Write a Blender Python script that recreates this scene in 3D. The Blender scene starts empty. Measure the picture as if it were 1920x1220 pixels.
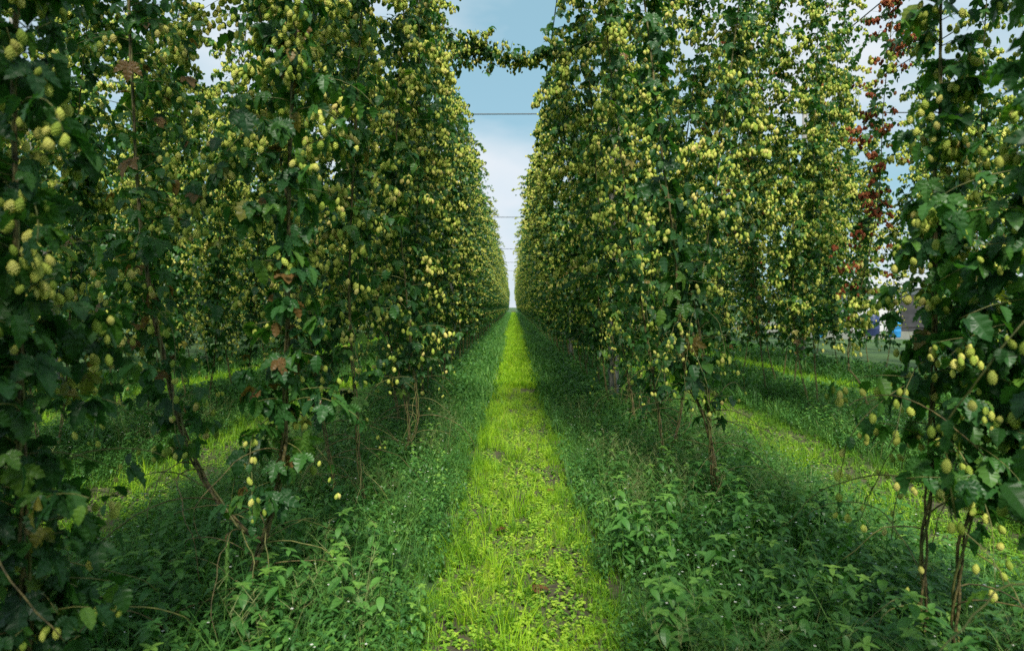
import bpy, math
import numpy as np
from mathutils import Matrix, Vector

S = bpy.context.scene
COL = S.collection
R = math.radians
RG = np.random.default_rng(11)

# ------------------------------------------------------------------ camera
CAMH = 1.55
F = 1280.0                      # focal length in pixels of the 1920 px wide photograph
cam_d = bpy.data.cameras.new('camera')
cam = bpy.data.objects.new('camera', cam_d); COL.objects.link(cam)
cam_d.sensor_width = 36; cam_d.lens = 24.0
cam_d.clip_start = 0.05; cam_d.clip_end = 2000
PITCH = R(-1.57); YAW = R(0.13)
cam.location = (0, 0, CAMH)
cam.rotation_euler = (R(90) + PITCH, 0, YAW)
cam_d.dof.use_dof = True; cam_d.dof.focus_distance = 6.0; cam_d.dof.aperture_fstop = 2.8
S.camera = cam

def at(px, py, d):              # photograph pixel at depth d -> point
    return np.array([(px - 963.0) / F * d, d, CAMH + (575.0 - py) / F * d])

# ------------------------------------------------------------------ world, sun, exposure
SUN_EL, SUN_AZ = R(52), R(180 - 4)     # sun stands behind the camera, along the rows (azimuth from +Y, clockwise)
W = bpy.data.worlds.new('World'); S.world = W; W.use_nodes = True
nt = W.node_tree; nt.nodes.clear()
N = nt.nodes.new
out = N('ShaderNodeOutputWorld'); bg = N('ShaderNodeBackground'); bg.inputs[1].default_value = 0.1
sky = N('ShaderNodeTexSky'); sky.sky_type = 'NISHITA'; sky.sun_disc = False
sky.sun_elevation = SUN_EL; sky.sun_rotation = SUN_AZ; sky.air_density = 1.0; sky.dust_density = 1.5; sky.ozone_density = 1.0
tc = N('ShaderNodeTexCoord'); mp = N('ShaderNodeMapping'); mp.inputs['Scale'].default_value = (1.0, 1.0, 2.4)
mp.inputs['Location'].default_value = (0.63, 0.15, -0.2)
nz = N('ShaderNodeTexNoise'); nz.inputs['Scale'].default_value = 2.1; nz.inputs['Detail'].default_value = 6; nz.inputs['Roughness'].default_value = 0.48
cr = N('ShaderNodeValToRGB'); cr.color_ramp.elements[0].position = 0.40; cr.color_ramp.elements[1].position = 0.60
nz2 = N('ShaderNodeTexNoise'); nz2.inputs['Scale'].default_value = 3.5; nz2.inputs['Detail'].default_value = 5
cr2 = N('ShaderNodeValToRGB')
cr2.color_ramp.elements[0].position = 0.35; cr2.color_ramp.elements[0].color = (4.3, 5.0, 5.6, 1)
cr2.color_ramp.elements[1].position = 0.65; cr2.color_ramp.elements[1].color = (5.2, 5.45, 5.7, 1)
tint = N('ShaderNodeMix'); tint.data_type = 'RGBA'; tint.blend_type = 'MIX'; tint.inputs[0].default_value = 0.72
tint.inputs[7].default_value = (2.1, 3.75, 4.35, 1)
mx = N('ShaderNodeMix'); mx.data_type = 'RGBA'
L = nt.links.new
L(tc.outputs['Generated'], mp.inputs[0]); L(mp.outputs[0], nz.inputs[0]); L(mp.outputs[0], nz2.inputs[0])
L(nz.outputs[0], cr.inputs[0]); L(nz2.outputs[0], cr2.inputs[0])
L(sky.outputs[0], tint.inputs[6]); L(cr.outputs[0], mx.inputs[0]); L(tint.outputs[2], mx.inputs[6]); L(cr2.outputs[0], mx.inputs[7])
L(mx.outputs[2], bg.inputs[0]); L(bg.outputs[0], out.inputs[0])

sun_d = bpy.data.lights.new('sun', 'SUN'); sun_d.energy = 3.7; sun_d.angle = R(9); sun_d.color = (1.0, 0.95, 0.84)
sun = bpy.data.objects.new('sun', sun_d); COL.objects.link(sun)
sdir = Vector((math.sin(SUN_AZ) * math.cos(SUN_EL), math.cos(SUN_AZ) * math.cos(SUN_EL), math.sin(SUN_EL)))
sun.rotation_euler = sdir.to_track_quat('Z', 'Y').to_euler()

S.view_settings.view_transform = 'Standard'; S.view_settings.look = 'None'
S.view_settings.exposure = 0.72; S.view_settings.gamma = 1.0
S.render.engine = 'CYCLES'
S.cycles.max_bounces = 5; S.cycles.diffuse_bounces = 3; S.cycles.glossy_bounces = 2
S.cycles.transmission_bounces = 3; S.cycles.transparent_max_bounces = 4
S.cycles.use_denoising = False
S.cycles.caustics_reflective = False; S.cycles.caustics_refractive = False
S.cycles.sample_clamp_indirect = 6

# ------------------------------------------------------------------ materials
def nodes(name):
    m = bpy.data.materials.new(name); m.use_nodes = True
    t = m.node_tree; t.nodes.clear()
    return m, t, t.nodes.new, t.links.new

def leafy(name, stops, vein=None, rough=0.45, spec=0.4, trans=0.28, transcol=(1.0, 1.2, 0.45), vstr=0.5, objvar=0.0, backmul=1.25):
    """leaf material: attribute 'lc' = (across the blade 0..1, along the blade 0..1, one random value per leaf)"""
    m, t, N, L = nodes(name)
    o = N('ShaderNodeOutputMaterial'); at_ = N('ShaderNodeAttribute'); at_.attribute_name = 'lc'
    sp = N('ShaderNodeSeparateXYZ'); L(at_.outputs['Vector'], sp.inputs[0])
    rmp = N('ShaderNodeValToRGB'); rmp.color_ramp.interpolation = 'LINEAR'
    e = rmp.color_ramp.elements
    while len(e) < len(stops): e.new(0.5)
    for k, (p, c) in enumerate(stops): e[k].position = p; e[k].color = (*c, 1)
    L(sp.outputs[2], rmp.inputs[0])
    col = rmp.outputs[0]
    if vein:
        # side veins: bands slanting away from the midrib
        ma = N('ShaderNodeMath'); ma.operation = 'MULTIPLY_ADD'; ma.inputs[1].default_value = 7.0
        mb = N('ShaderNodeMath'); mb.operation = 'MULTIPLY'; mb.inputs[1].default_value = -1.6
        L(sp.outputs[0], mb.inputs[0]); L(sp.outputs[1], ma.inputs[0]); L(mb.outputs[0], ma.inputs[2])
        fr = N('ShaderNodeMath'); fr.operation = 'FRACT'; L(ma.outputs[0], fr.inputs[0])
        lt = N('ShaderNodeMath'); lt.operation = 'LESS_THAN'; lt.inputs[1].default_value = 0.16; L(fr.outputs[0], lt.inputs[0])
        l2 = N('ShaderNodeMath'); l2.operation = 'LESS_THAN'; l2.inputs[1].default_value = 0.07; L(sp.outputs[0], l2.inputs[0])
        mxx = N('ShaderNodeMath'); mxx.operation = 'MAXIMUM'; L(lt.outputs[0], mxx.inputs[0]); L(l2.outputs[0], mxx.inputs[1])
        sc = N('ShaderNodeMath'); sc.operation = 'MULTIPLY'; sc.inputs[1].default_value = vstr; L(mxx.outputs[0], sc.inputs[0])
        vm = N('ShaderNodeMix'); vm.data_type = 'RGBA'; vm.inputs[7].default_value = (*vein, 1)
        L(sc.outputs[0], vm.inputs[0]); L(col, vm.inputs[6]); col = vm.outputs[2]
    hs = N('ShaderNodeHueSaturation'); L(col, hs.inputs['Color'])
    oi = N('ShaderNodeObjectInfo'); mr = N('ShaderNodeMapRange'); mr.inputs[3].default_value = 1 - objvar; mr.inputs[4].default_value = 1 + objvar
    L(oi.outputs['Random'], mr.inputs[0]); L(mr.outputs[0], hs.inputs['Value'])
    col = hs.outputs[0]
    b = N('ShaderNodeBsdfPrincipled'); b.inputs['Roughness'].default_value = rough; b.inputs['Specular IOR Level'].default_value = spec
    L(col, b.inputs['Base Color'])
    tr = N('ShaderNodeBsdfTranslucent'); tm = N('ShaderNodeMix'); tm.data_type = 'RGBA'; tm.blend_type = 'MULTIPLY'; tm.inputs[0].default_value = 1
    tm.inputs[7].default_value = (*[c * backmul for c in transcol], 1); L(col, tm.inputs[6]); L(tm.outputs[2], tr.inputs[0])
    ms = N('ShaderNodeMixShader'); ms.inputs[0].default_value = trans
    L(b.outputs[0], ms.inputs[1]); L(tr.outputs[0], ms.inputs[2]); L(ms.outputs[0], o.inputs[0])
    return m

M = {}
M['leaf'] = leafy('hop_leaf', [(0, (.018, .072, .020)), (.45, (.032, .118, .024)), (.88, (.062, .175, .026)), (.982, (.13, .26, .03)), (.996, (.30, .27, .05)), (1, (.20, .11, .035))],
                  vein=(.085, .17, .075), vstr=.30, rough=.42, spec=.38, objvar=.12, trans=.36)
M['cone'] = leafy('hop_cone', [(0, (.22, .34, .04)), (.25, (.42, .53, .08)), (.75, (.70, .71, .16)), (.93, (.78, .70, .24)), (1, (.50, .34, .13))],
                  rough=.6, spec=.25, trans=.25, transcol=(1, 1, .5), objvar=.06, backmul=1.1)
M['redcone'] = leafy('hop_cone_red', [(0, (.17, .04, .018)), (.6, (.36, .095, .035)), (1, (.44, .20, .07))], rough=.7, spec=.2, trans=.15, transcol=(1, .7, .5))
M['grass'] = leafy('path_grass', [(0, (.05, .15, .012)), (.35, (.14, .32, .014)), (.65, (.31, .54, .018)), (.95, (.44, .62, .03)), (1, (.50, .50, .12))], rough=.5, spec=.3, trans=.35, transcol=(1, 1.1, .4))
M['herb'] = leafy('path_herb', [(0, (.05, .17, .02)), (.45, (.15, .35, .026)), (1, (.42, .58, .06))], vein=(.45, .55, .15), vstr=.3, rough=.5, spec=.3, trans=.3)
M['weed'] = leafy('weed_leaf', [(0, (.030, .110, .022)), (.45, (.060, .190, .036)), (.85, (.115, .28, .05)), (1, (.22, .40, .06))], vein=(.12, .24, .10), vstr=.25, rough=.42, spec=.4, trans=.3, objvar=.12)
M['wisp'] = leafy('wild_grass', [(0, (.045, .14, .03)), (.6, (.085, .23, .04)), (.95, (.15, .30, .06)), (1, (.30, .34, .13))], rough=.55, spec=.3, trans=.3)
M['dead'] = leafy('withered_leaf', [(0, (.07, .03, .015)), (1, (.12, .055, .022))], rough=.7, spec=.2, trans=.1)
M['petal'] = leafy('small_white_flower', [(0, (.7, .7, .62)), (1, (.8, .8, .75))], rough=.7, spec=.2, trans=.2, transcol=(1, 1, 1))

def noise_mat(name, c1, c2, scale=8, rough=.8, bump=.0, stretch=(1, 1, 1), metal=0, coord='Object', detail=6):
    m, t, N, L = nodes(name)
    o = N('ShaderNodeOutputMaterial'); b = N('ShaderNodeBsdfPrincipled'); b.inputs['Roughness'].default_value = rough; b.inputs['Metallic'].default_value = metal
    tc = N('ShaderNodeTexCoord'); mp = N('ShaderNodeMapping'); mp.inputs['Scale'].default_value = stretch
    nz = N('ShaderNodeTexNoise'); nz.inputs['Scale'].default_value = scale; nz.inputs['Detail'].default_value = detail
    r = N('ShaderNodeValToRGB'); r.color_ramp.elements[0].position = .35; r.color_ramp.elements[1].position = .68
    r.color_ramp.elements[0].color = (*c1, 1); r.color_ramp.elements[1].color = (*c2, 1)
    L(tc.outputs[coord], mp.inputs[0]); L(mp.outputs[0], nz.inputs[0]); L(nz.outputs[0], r.inputs[0]); L(r.outputs[0], b.inputs['Base Color'])
    if bump:
        bp = N('ShaderNodeBump'); bp.inputs['Strength'].default_value = bump; bp.inputs['Distance'].default_value = .03
        L(nz.outputs[0], bp.inputs['Height']); L(bp.outputs[0], b.inputs['Normal'])
    L(b.outputs[0], o.inputs[0])
    return m
M['stem'] = noise_mat('bine_bark', (.055, .045, .018), (.22, .18, .06), 40, .7, .4)
M['shoot'] = noise_mat('green_shoot', (.09, .11, .025), (.22, .21, .06), 30, .6)
M['wstem'] = noise_mat('weed_stem', (.04, .11, .03), (.08, .16, .04), 20, .6)
M['soil'] = noise_mat('soil', (.030, .024, .018), (.085, .070, .052), 9, .95, .8, detail=10)
M['mossy'] = noise_mat('mossy_soil', (.040, .032, .022), (.085, .085, .035), 11.0, .95, .8, detail=10)
M['field'] = noise_mat('field_ground', (.025, .065, .014), (.065, .13, .028), .8, .95, .4, detail=10)
M['pole'] = noise_mat('weathered_pole', (.16, .155, .14), (.36, .35, .32), 14, .8, .5, (1, 1, .12))
M['wire'] = noise_mat('galvanised_wire', (.05, .07, .08), (.10, .12, .13), 30, .5, 0)
M['string'] = noise_mat('faded_twine', (.18, .26, .27), (.30, .38, .38), 30, .8)
M['wall'] = noise_mat('shed_wall', (.46, .47, .49), (.58, .58, .59), 1.2, .7, .1)
M['roof'] = noise_mat('shed_roof', (.30, .31, .33), (.42, .43, .44), 1.5, .6, .1)
M['dark'] = noise_mat('dark_opening', (.02, .022, .025), (.05, .05, .055), 2, .8)
M['blue'] = noise_mat('blue_plastic', (.02, .20, .50), (.03, .30, .62), 3, .35)
M['navy'] = noise_mat('navy_plastic', (.015, .03, .09), (.03, .05, .14), 3, .4)
M['yard'] = noise_mat('yard_gravel', (.10, .11, .08), (.20, .20, .16), 4, .9, .4)

# ------------------------------------------------------------------ mesh helpers
def link(name, me, parent=None):
    o = bpy.data.objects.new(name, me); COL.objects.link(o)
    if parent is not None: o.parent = parent
    return o
def empty(name, loc=(0, 0, 0)):
    o = bpy.data.objects.new(name, None); COL.objects.link(o); o.location = loc; o.empty_display_size = .2
    return o
def tag(o, label=None, cat=None, group=None, kind=None):
    for k, v in (('label', label), ('category', cat), ('group', group), ('kind', kind)):
        if v: o[k] = v
    return o

class Geo:
    """collects triangles with the attribute lc and a material slot"""
    def __init__(s): s.V = []; s.T = []; s.A = []; s.MI = []; s.SM = []; s.n = 0
    def add(s, V, T, A=None, mi=0, smooth=False):
        V = np.asarray(V, np.float32); T = np.asarray(T, np.int32)
        if A is None: A = np.zeros((len(V), 3), np.float32)
        s.V.append(V); s.T.append(T + s.n); s.A.append(np.asarray(A, np.float32)); s.MI.append(np.full(len(T), mi, np.int32))
        s.SM.append(np.full(len(T), smooth, bool)); s.n += len(V)
    def inst(s, tpl, X, P, rnd, mi=0, smooth=False):
        """copies of a template: X (N,3,3) columns = scaled axes, P (N,3), rnd (N,)"""
        V, T, A = tpl; n = len(P)
        if n == 0: return
        X = np.asarray(X, np.float32); P = np.asarray(P, np.float32)
        VV = np.einsum('nij,vj->nvi', X, V) + P[:, None, :]
        TT = T[None] + (np.arange(n) * len(V))[:, None, None]
        AA = np.repeat(A[None], n, 0).copy(); AA[:, :, 2] = np.clip(AA[:, :, 2] + np.asarray(rnd)[:, None], 0, 1)
        s.add(VV.reshape(-1, 3), TT.reshape(-1, 3), AA.reshape(-1, 3), mi, smooth)
    def mesh(s, name, mats):
        me = bpy.data.meshes.new(name)
        if not s.V: return me
        V = np.concatenate(s.V); T = np.concatenate(s.T); A = np.concatenate(s.A); MI = np.concatenate(s.MI); SM = np.concatenate(s.SM)
        me.vertices.add(len(V)); me.vertices.foreach_set('co', V.ravel())
        me.loops.add(len(T) * 3); me.loops.foreach_set('vertex_index', T.ravel())
        me.polygons.add(len(T)); me.polygons.foreach_set('loop_start', np.arange(len(T), dtype=np.int32) * 3)
        me.update(calc_edges=True)
        me.polygons.foreach_set('material_index', MI); me.polygons.foreach_set('use_smooth', SM)
        a = me.attributes.new('lc', 'FLOAT_VECTOR', 'POINT'); a.data.foreach_set('vector', A.ravel())
        for m in mats: me.materials.append(m)
        return me

def norm(v): return v / np.maximum(np.linalg.norm(v, axis=-1, keepdims=True), 1e-9)

def tube(g, pts, rad, seg=5, mi=0, smooth=True):
    pts = np.asarray(pts, float); n = len(pts); rad = np.broadcast_to(np.asarray(rad, float), (n,))
    d = norm(np.gradient(pts, axis=0)); ref = np.array([0, 0, 1.]) if abs(d[:, 2]).mean() < .8 else np.array([1., 0, 0])
    u = norm(np.cross(d, ref)); v = np.cross(d, u)
    a = np.arange(seg) * 2 * np.pi / seg
    V = pts[:, None] + rad[:, None, None] * (np.cos(a)[None, :, None] * u[:, None] + np.sin(a)[None, :, None] * v[:, None])
    T = []
    for i in range(n - 1):
        for j in range(seg):
            a0, a1 = i * seg + j, i * seg + (j + 1) % seg
            T += [(a0, a1, a0 + seg), (a1, a1 + seg, a0 + seg)]
    V = V.reshape(-1, 3); c0 = len(V)
    V = np.vstack([V, pts[:1], pts[-1:]])
    for j in range(seg):
        T.append((c0, (j + 1) % seg, j)); T.append((c0 + 1, (n - 1) * seg + j, (n - 1) * seg + (j + 1) % seg))
    g.add(V, T, None, mi, smooth)

# ---- templates (V, T, A) of unit size, blade along +Y, face up +Z
def lobe(ang, ln, wd, nseg, tooth=.0, z0=0., curl=.28, pleat=.0):
    V = []; T = []; A = []
    ca, sa = math.cos(ang), math.sin(ang)
    for i in range(nseg + 1):
        s = i / nseg
        w = wd * (math.sin(math.pi * min(1, s ** .8)) ** .75 if 0 < s < 1 else 0)
        for k in (-1, 0, 1):
            if s in (0, 1) and k: continue
            tk = (1 + tooth * (1 if i % 2 else -1)) if k else 1
            x = k * w * tk; y = s * ln + (abs(k) * tooth * .10 if i % 2 else 0)
            z = z0 - curl * (s * ln) ** 2 + (.22 * abs(x)) + (pleat * (1 if i % 2 else -1) if k else 0)
            V.append((x * ca + y * sa, -x * sa + y * ca, z)); A.append((abs(k), s, 0))
    def idx(i, k):
        if i == 0: return 0
        if i == nseg: return 1 + 3 * (nseg - 1)
        return 1 + 3 * (i - 1) + k + 1
    for i in range(nseg):
        for k in (-1, 1):
            q = [idx(i, 0), idx(i + 1, 0), idx(i + 1, k), idx(i, k)]
            if k == 1: q = [q[0], q[3], q[2], q[1]]
            for tri in ((q[0], q[1], q[2]), (q[0], q[2], q[3])):
                if len(set(tri)) == 3: T.append(tri)
    return np.array(V, np.float32), np.array(T, np.int32), np.array(A, np.float32)
def join(parts):
    V = []; T = []; A = []; n = 0
    for v, t, a in parts: V.append(v); T.append(t + n); A.append(a); n += len(v)
    return np.vstack(V), np.vstack(T), np.vstack(A)
def moved(tp, X=None, off=(0, 0, 0), rnd=0.):
    V, T, A = tp; V = V @ (np.eye(3) if X is None else np.asarray(X)).T + np.asarray(off); A = A.copy(); A[:, 2] += rnd
    return V.astype(np.float32), T, A.astype(np.float32)
HI5 = join([lobe(R(a), l, w, 9, .16, z, .30, .014) for a, l, w, z in ((0, 1, .225, .02), (54, .86, .20, .0), (-54, .86, .20, .01), (110, .52, .15, -.02), (-110, .5, .15, -.01))])
HI3 = join([lobe(R(a), l, w, 9, .16, z, .32, .014) for a, l, w, z in ((0, 1, .29, .02), (56, .70, .21, .0), (-56, .70, .21, .01))])
HI1 = join([lobe(0, 1, .34, 9, .12, 0, .4, .014)])
MD5 = join([lobe(R(a), l, w, 4, .1, z, .3) for a, l, w, z in ((0, 1, .25, .02), (50, .84, .22, .0), (-50, .84, .22, .01))])
MD3 = join([lobe(R(a), l, w, 3, 0, z, .3) for a, l, w, z in ((0, 1, .30, .02), (56, .70, .24, .0), (-56, .70, .24, .01))])
MD1 = lobe(0, 1, .36, 3, 0, 0, .35)
LO3 = join([lobe(R(a), l, w, 2, 0, z, .3) for a, l, w, z in ((0, 1, .34, .02), (60, .75, .26, .0), (-60, .75, .26, .01))])
LO1 = lobe(0, 1, .45, 2, 0, 0, .3)
def cone_tpl(rings, per, fine):
    P = []
    prof = lambda s: .30 * (math.sin(math.pi * min(1, (s * .86 + .12))) ** .7)
    for i in range(rings):
        s = i / rings; z = -s * .92; r = prof(s)
        for j in range(per):
            a = (j + .5 * (i % 2)) * 2 * math.pi / per + .3 * i * .2
            hw = .62 * r * math.sin(math.pi / per) * 2 + .03
            ln = .30
            if fine:
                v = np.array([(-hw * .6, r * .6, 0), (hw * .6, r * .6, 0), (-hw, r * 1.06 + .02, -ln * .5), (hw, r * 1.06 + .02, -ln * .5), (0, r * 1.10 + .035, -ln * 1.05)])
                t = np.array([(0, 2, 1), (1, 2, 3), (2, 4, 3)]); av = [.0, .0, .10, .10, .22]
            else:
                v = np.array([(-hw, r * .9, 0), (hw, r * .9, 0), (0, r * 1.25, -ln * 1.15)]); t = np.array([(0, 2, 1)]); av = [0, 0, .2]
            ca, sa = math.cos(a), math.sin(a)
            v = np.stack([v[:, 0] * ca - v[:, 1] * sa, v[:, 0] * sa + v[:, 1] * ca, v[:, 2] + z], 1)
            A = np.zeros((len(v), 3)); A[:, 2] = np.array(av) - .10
            P.append((v.astype(np.float32), t.astype(np.int32), A.astype(np.float32)))
    P.append(ell(6, 5, .26, -.12))
    return join(P)
def ell(seg, rings, rad=.31, dv=0.):
    V = [(0, 0, 0)]; T = []
    for i in range(1, rings):
        s = i / rings; r = rad * math.sin(math.pi * s ** .85) ** .8
        for j in range(seg):
            a = (j + .5 * (i % 2)) * 2 * math.pi / seg; V.append((r * math.cos(a), r * math.sin(a), -s))
    V.append((0, 0, -1)); n = len(V)
    for j in range(seg):
        T.append((0, 1 + j, 1 + (j + 1) % seg))
        for i in range(rings - 2):
            a, b = 1 + i * seg + j, 1 + i * seg + (j + 1) % seg
            T += [(a, a + seg, b), (b, a + seg, b + seg)]
        b = 1 + (rings - 2) * seg; T.append((b + j, n - 1, b + (j + 1) % seg))
    A = np.zeros((n, 3)); A[:, 2] = dv
    return np.array(V, np.float32), np.array(T, np.int32), A.astype(np.float32)
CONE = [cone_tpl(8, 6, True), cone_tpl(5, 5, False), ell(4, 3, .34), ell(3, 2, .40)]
LEAF = [[HI5, HI3, HI1], [MD5, MD3, MD1], [LO3, LO3, LO1], [LO1, LO1, LO1]]

def frames(out_dir, pitch, size, rg, roll=.35):
    """leaf axes from outward directions; pitch = how far the tip hangs"""
    h = out_dir.copy(); h[:, 2] = 0; h = norm(h)
    Y = h * np.cos(pitch)[:, None]; Y[:, 2] = -np.sin(pitch)
    X = norm(np.cross(Y, np.array([0, 0, 1.]) + rg.normal(0, roll, (len(h), 3)) * .5))
    Z = np.cross(X, Y)
    return np.stack([X, Y, Z], 2) * size[:, None, None]
def hang(n, size, rg, tilt=.28):
    a = rg.uniform(0, 2 * np.pi, n); d = norm(np.stack([rg.normal(0, tilt, n), rg.normal(0, tilt, n), np.ones(n)], 1))
    x = norm(np.cross(d, np.stack([np.cos(a), np.sin(a), np.zeros(n)], 1))); y = np.cross(d, x)
    wide = rg.uniform(.85, 1.15, n)
    return np.stack([x * wide[:, None], y * wide[:, None], d], 2) * size[:, None, None]

class Bine:
    """one climbing bine along a path: main stem, side shoots, leaves, cones"""
    def __init__(s): s.stem = Geo(); s.lp = []; s.ld = []; s.ls = []; s.lk = []; s.lpitch = []; s.lr = []; s.cp = []; s.cs = []
def resample(cp, step):
    cp = np.asarray(cp, float)
    # Catmull-Rom through the control points
    P = np.vstack([2 * cp[0] - cp[1], cp, 2 * cp[-1] - cp[-2]]); out = []
    for i in range(1, len(P) - 2):
        n = max(2, int(np.linalg.norm(P[i + 1] - P[i]) / step))
        for t in np.arange(n) / n:
            a, b, c, d = P[i - 1], P[i], P[i + 1], P[i + 2]
            out.append(.5 * (2 * b + (c - a) * t + (2 * a - 5 * b + 4 * c - d) * t * t + (3 * b - a - 3 * c + d) * t ** 3))
    out.append(P[-2]); return np.array(out)

def grow(B, cp, lod, rg, z0=.75, z1=6.5, lat=None, conef=None, leafsz=.085, main=1.0, nodegap=.09, strands=3, stemr=.006, leafden=1.0, conesz=.035, droop=1.0):
    step = .06 if lod == 0 else (.12 if lod == 1 else .35)
    pts = resample(cp, step); n = len(pts)
    s = np.concatenate([[0], np.cumsum(np.linalg.norm(np.diff(pts, axis=0), axis=1))])
    # twisted strands
    for k in range(strands if lod < 2 else 1):
        ph = k * 2.1 + rg.uniform(0, 1); r = (.004 + .008 * np.clip(1.6 - s / 1.2, 0, 1)) * (1 if lod < 2 else 0)
        w = s * 13
        off = np.stack([np.cos(w + ph), np.sin(w + ph), 0 * w], 1) * np.broadcast_to(r, s.shape)[:, None]
        rr = stemr * .62 * (1.35 - .8 * s / s[-1]) * (1 if k else 1.3) * (1 if lod < 2 else 2.0)
        tube(B.stem, pts + off, rr, 5 if lod == 0 else 3, 1 if k == 1 else 0)
    def P(t): return np.array([np.interp(t, s, pts[:, i]) for i in range(3)])
    # big leaves at the nodes of the main stem
    t = 0.0; ph = rg.uniform(0, 6); phz = rg.uniform(0, 6)
    while t < s[-1]:
        p = P(t)
        if p[2] > z0 - .1 and rg.random() < main:
            for sd in (0, math.pi):
                a = ph + sd + rg.normal(0, .3); d = np.array([math.cos(a), math.sin(a), 0])
                pet = rg.uniform(.04, .11); q = p + d * pet + np.array([0, 0, .02])
                if lod == 0: tube(B.stem, [p, p + d * pet * .5 + np.array([0, 0, .02]), q], .0018, 3, 1)
                B.lp.append(q); B.ld.append(d); B.ls.append(leafsz * rg.uniform(.9, 1.45)); B.lk.append(0); B.lpitch.append(rg.normal(.95, .3)); B.lr.append(rg.random())
        ph += 1.57 + rg.normal(0, .3); t += rg.uniform(.10, .17)
    # side shoots
    t = 0.0
    while t < s[-1] + .02:
        p = P(min(t, s[-1])); t += .46 * nodegap * rg.uniform(.6, 1.4)
        if p[2] < z0: continue
        l = lat(p[2]) * rg.uniform(.45, 1.35) * (1 + .28 * math.sin(p[2] * 2.9 + phz) + .16 * math.sin(p[2] * 6.7 + 2 * phz))
        a = rg.uniform(0, 2 * np.pi); el = rg.uniform(-.1, .7)
        d = np.array([math.cos(a) * math.cos(el), math.sin(a) * math.cos(el), math.sin(el)])
        long_ = rg.random() < .05 and p[2] > 1.0
        if long_: l *= 1.7
        gap = .055 if lod < 2 else .075
        k = max(2, int(l / gap)); q = p.copy(); path = [q.copy()]
        cf = conef(p[2]) * (0 if rg.random() < .28 else rg.uniform(.6, 2.1)) * (1 + .45 * math.sin(p[2] * 3.7 + 1.7 * phz))
        for i in range(k):
            q = q + d * gap; d = norm(d + np.array([rg.normal(0, .12), rg.normal(0, .12), -.13 * droop * (1.6 if long_ else 1)])); path.append(q.copy())
            hd = np.array([d[0], d[1], 0]); 
            b = a + (1.3 if i % 2 else -1.3) + rg.normal(0, .5); ld = np.array([math.cos(b), math.sin(b), 0])
            fr = i / k
            nl = rg.poisson(1.45 * leafden * (1 - .3 * fr))
            for _ in range(nl):
                B.lp.append(q + ld * rg.uniform(.01, .04) + rg.normal(0, .015, 3)); b2 = b + rg.normal(0, .8); B.ld.append(np.array([math.cos(b2), math.sin(b2), 0]))
                B.ls.append(leafsz * rg.uniform(.5, 1.12)); B.lk.append(1 if rg.random() < .55 else 2); B.lpitch.append(rg.normal(.85, .4)); B.lr.append(rg.random())
            nc = rg.poisson(cf * 1.25 * (.5 + 1.25 * fr))
            if i == k - 1: nc += rg.poisson(cf * 2.2)
            for _ in range(nc):
                B.cp.append(q + np.array([rg.normal(0, .028), rg.normal(0, .028), -rg.uniform(.0, .06)])); B.cs.append(conesz * rg.uniform(.75, 1.2))
        if lod < 2:
            pa = np.array(path)[:: (1 if lod == 0 else 3)]
            if len(pa) >= 2: tube(B.stem, pa, np.linspace(.0028, .0013, len(pa)), 3, 1)

def dangle(B, cp, rg, n, zlo=.9, zhi=1.7, conesz=.034):
    """loose thin shoots with sparse cones trailing down from the low part of a bine"""
    pts = resample(cp, .06)
    c = pts[(pts[:, 2] > zlo) & (pts[:, 2] < zhi)]
    if not len(c): return
    for _ in range(n):
        q = c[int(rg.integers(len(c)))].copy(); a = rg.uniform(0, 6.28); d = np.array([math.cos(a), math.sin(a), .25]); path = [q.copy()]
        for i in range(int(rg.integers(9, 20))):
            d = norm(d + np.array([rg.normal(0, .14), rg.normal(0, .14), -.22])); q = q + d * .045; path.append(q.copy())
            if q[2] < .28: break
            if i > 2 and i % 2 == 0:
                for k in range(rg.poisson(1.1)): B.cp.append(q + np.array([rg.normal(0, .02), rg.normal(0, .02), -.015])); B.cs.append(conesz * rg.uniform(.6, 1.05))
            if rg.random() < .3: B.lp.append(q.copy()); B.ld.append(np.array([math.cos(a + 1), math.sin(a + 1), 0])); B.ls.append(rg.uniform(.03, .06)); B.lk.append(2); B.lpitch.append(.9); B.lr.append(rg.random() * .95)
        tube(B.stem, path, .0022, 3, 1)

def twigs(B, cp, rg, n):
    pts = resample(cp, .06); c = pts[(pts[:, 2] > .12) & (pts[:, 2] < .95)]
    if not len(c): return
    for _ in range(n):
        q = c[int(rg.integers(len(c)))].copy(); a = rg.uniform(0, 6.28); d = np.array([math.cos(a), math.sin(a), rg.uniform(.2, 1.0)]); path = [q.copy()]
        for i in range(int(rg.integers(8, 18))):
            d = norm(d + np.array([rg.normal(0, .22), rg.normal(0, .22), -.13])); q = q + d * .05; path.append(q.copy())
            if q[2] < .05: break
        tube(B.stem, path, np.linspace(.0036, .0016, len(path)), 4, int(rg.random() < .5))

def leaves_geo(B, lod, rg, g=None, yellow=0.):
    g = g or Geo()
    p = np.array(B.lp); d = np.array(B.ld, float); sz = np.array(B.ls); k = np.array(B.lk); pt = np.array(B.lpitch); r = np.array(B.lr)
    X = frames(d, pt, sz, rg)
    r = np.clip(r * (1 if not yellow else 1) + yellow * (rg.random(len(r)) < .3), 0, 1)
    if lod == 0: r = np.clip(r, 0, 1)
    for kk in (0, 1, 2):
        m = k == kk; g.inst(LEAF[lod][kk], X[m], p[m], r[m], 0)
    return g

def clamp01(x): return max(0., min(1., x))
def lat_std(z): return .22 + .22 * clamp01((z - .7) / 1.4) + .08 * clamp01((z - 3) / 2) - .22 * clamp01((z - 5.9) / .6)
def cone_std(z): return .10 + 1.15 * clamp01((z - .9) / 1.9)

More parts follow.
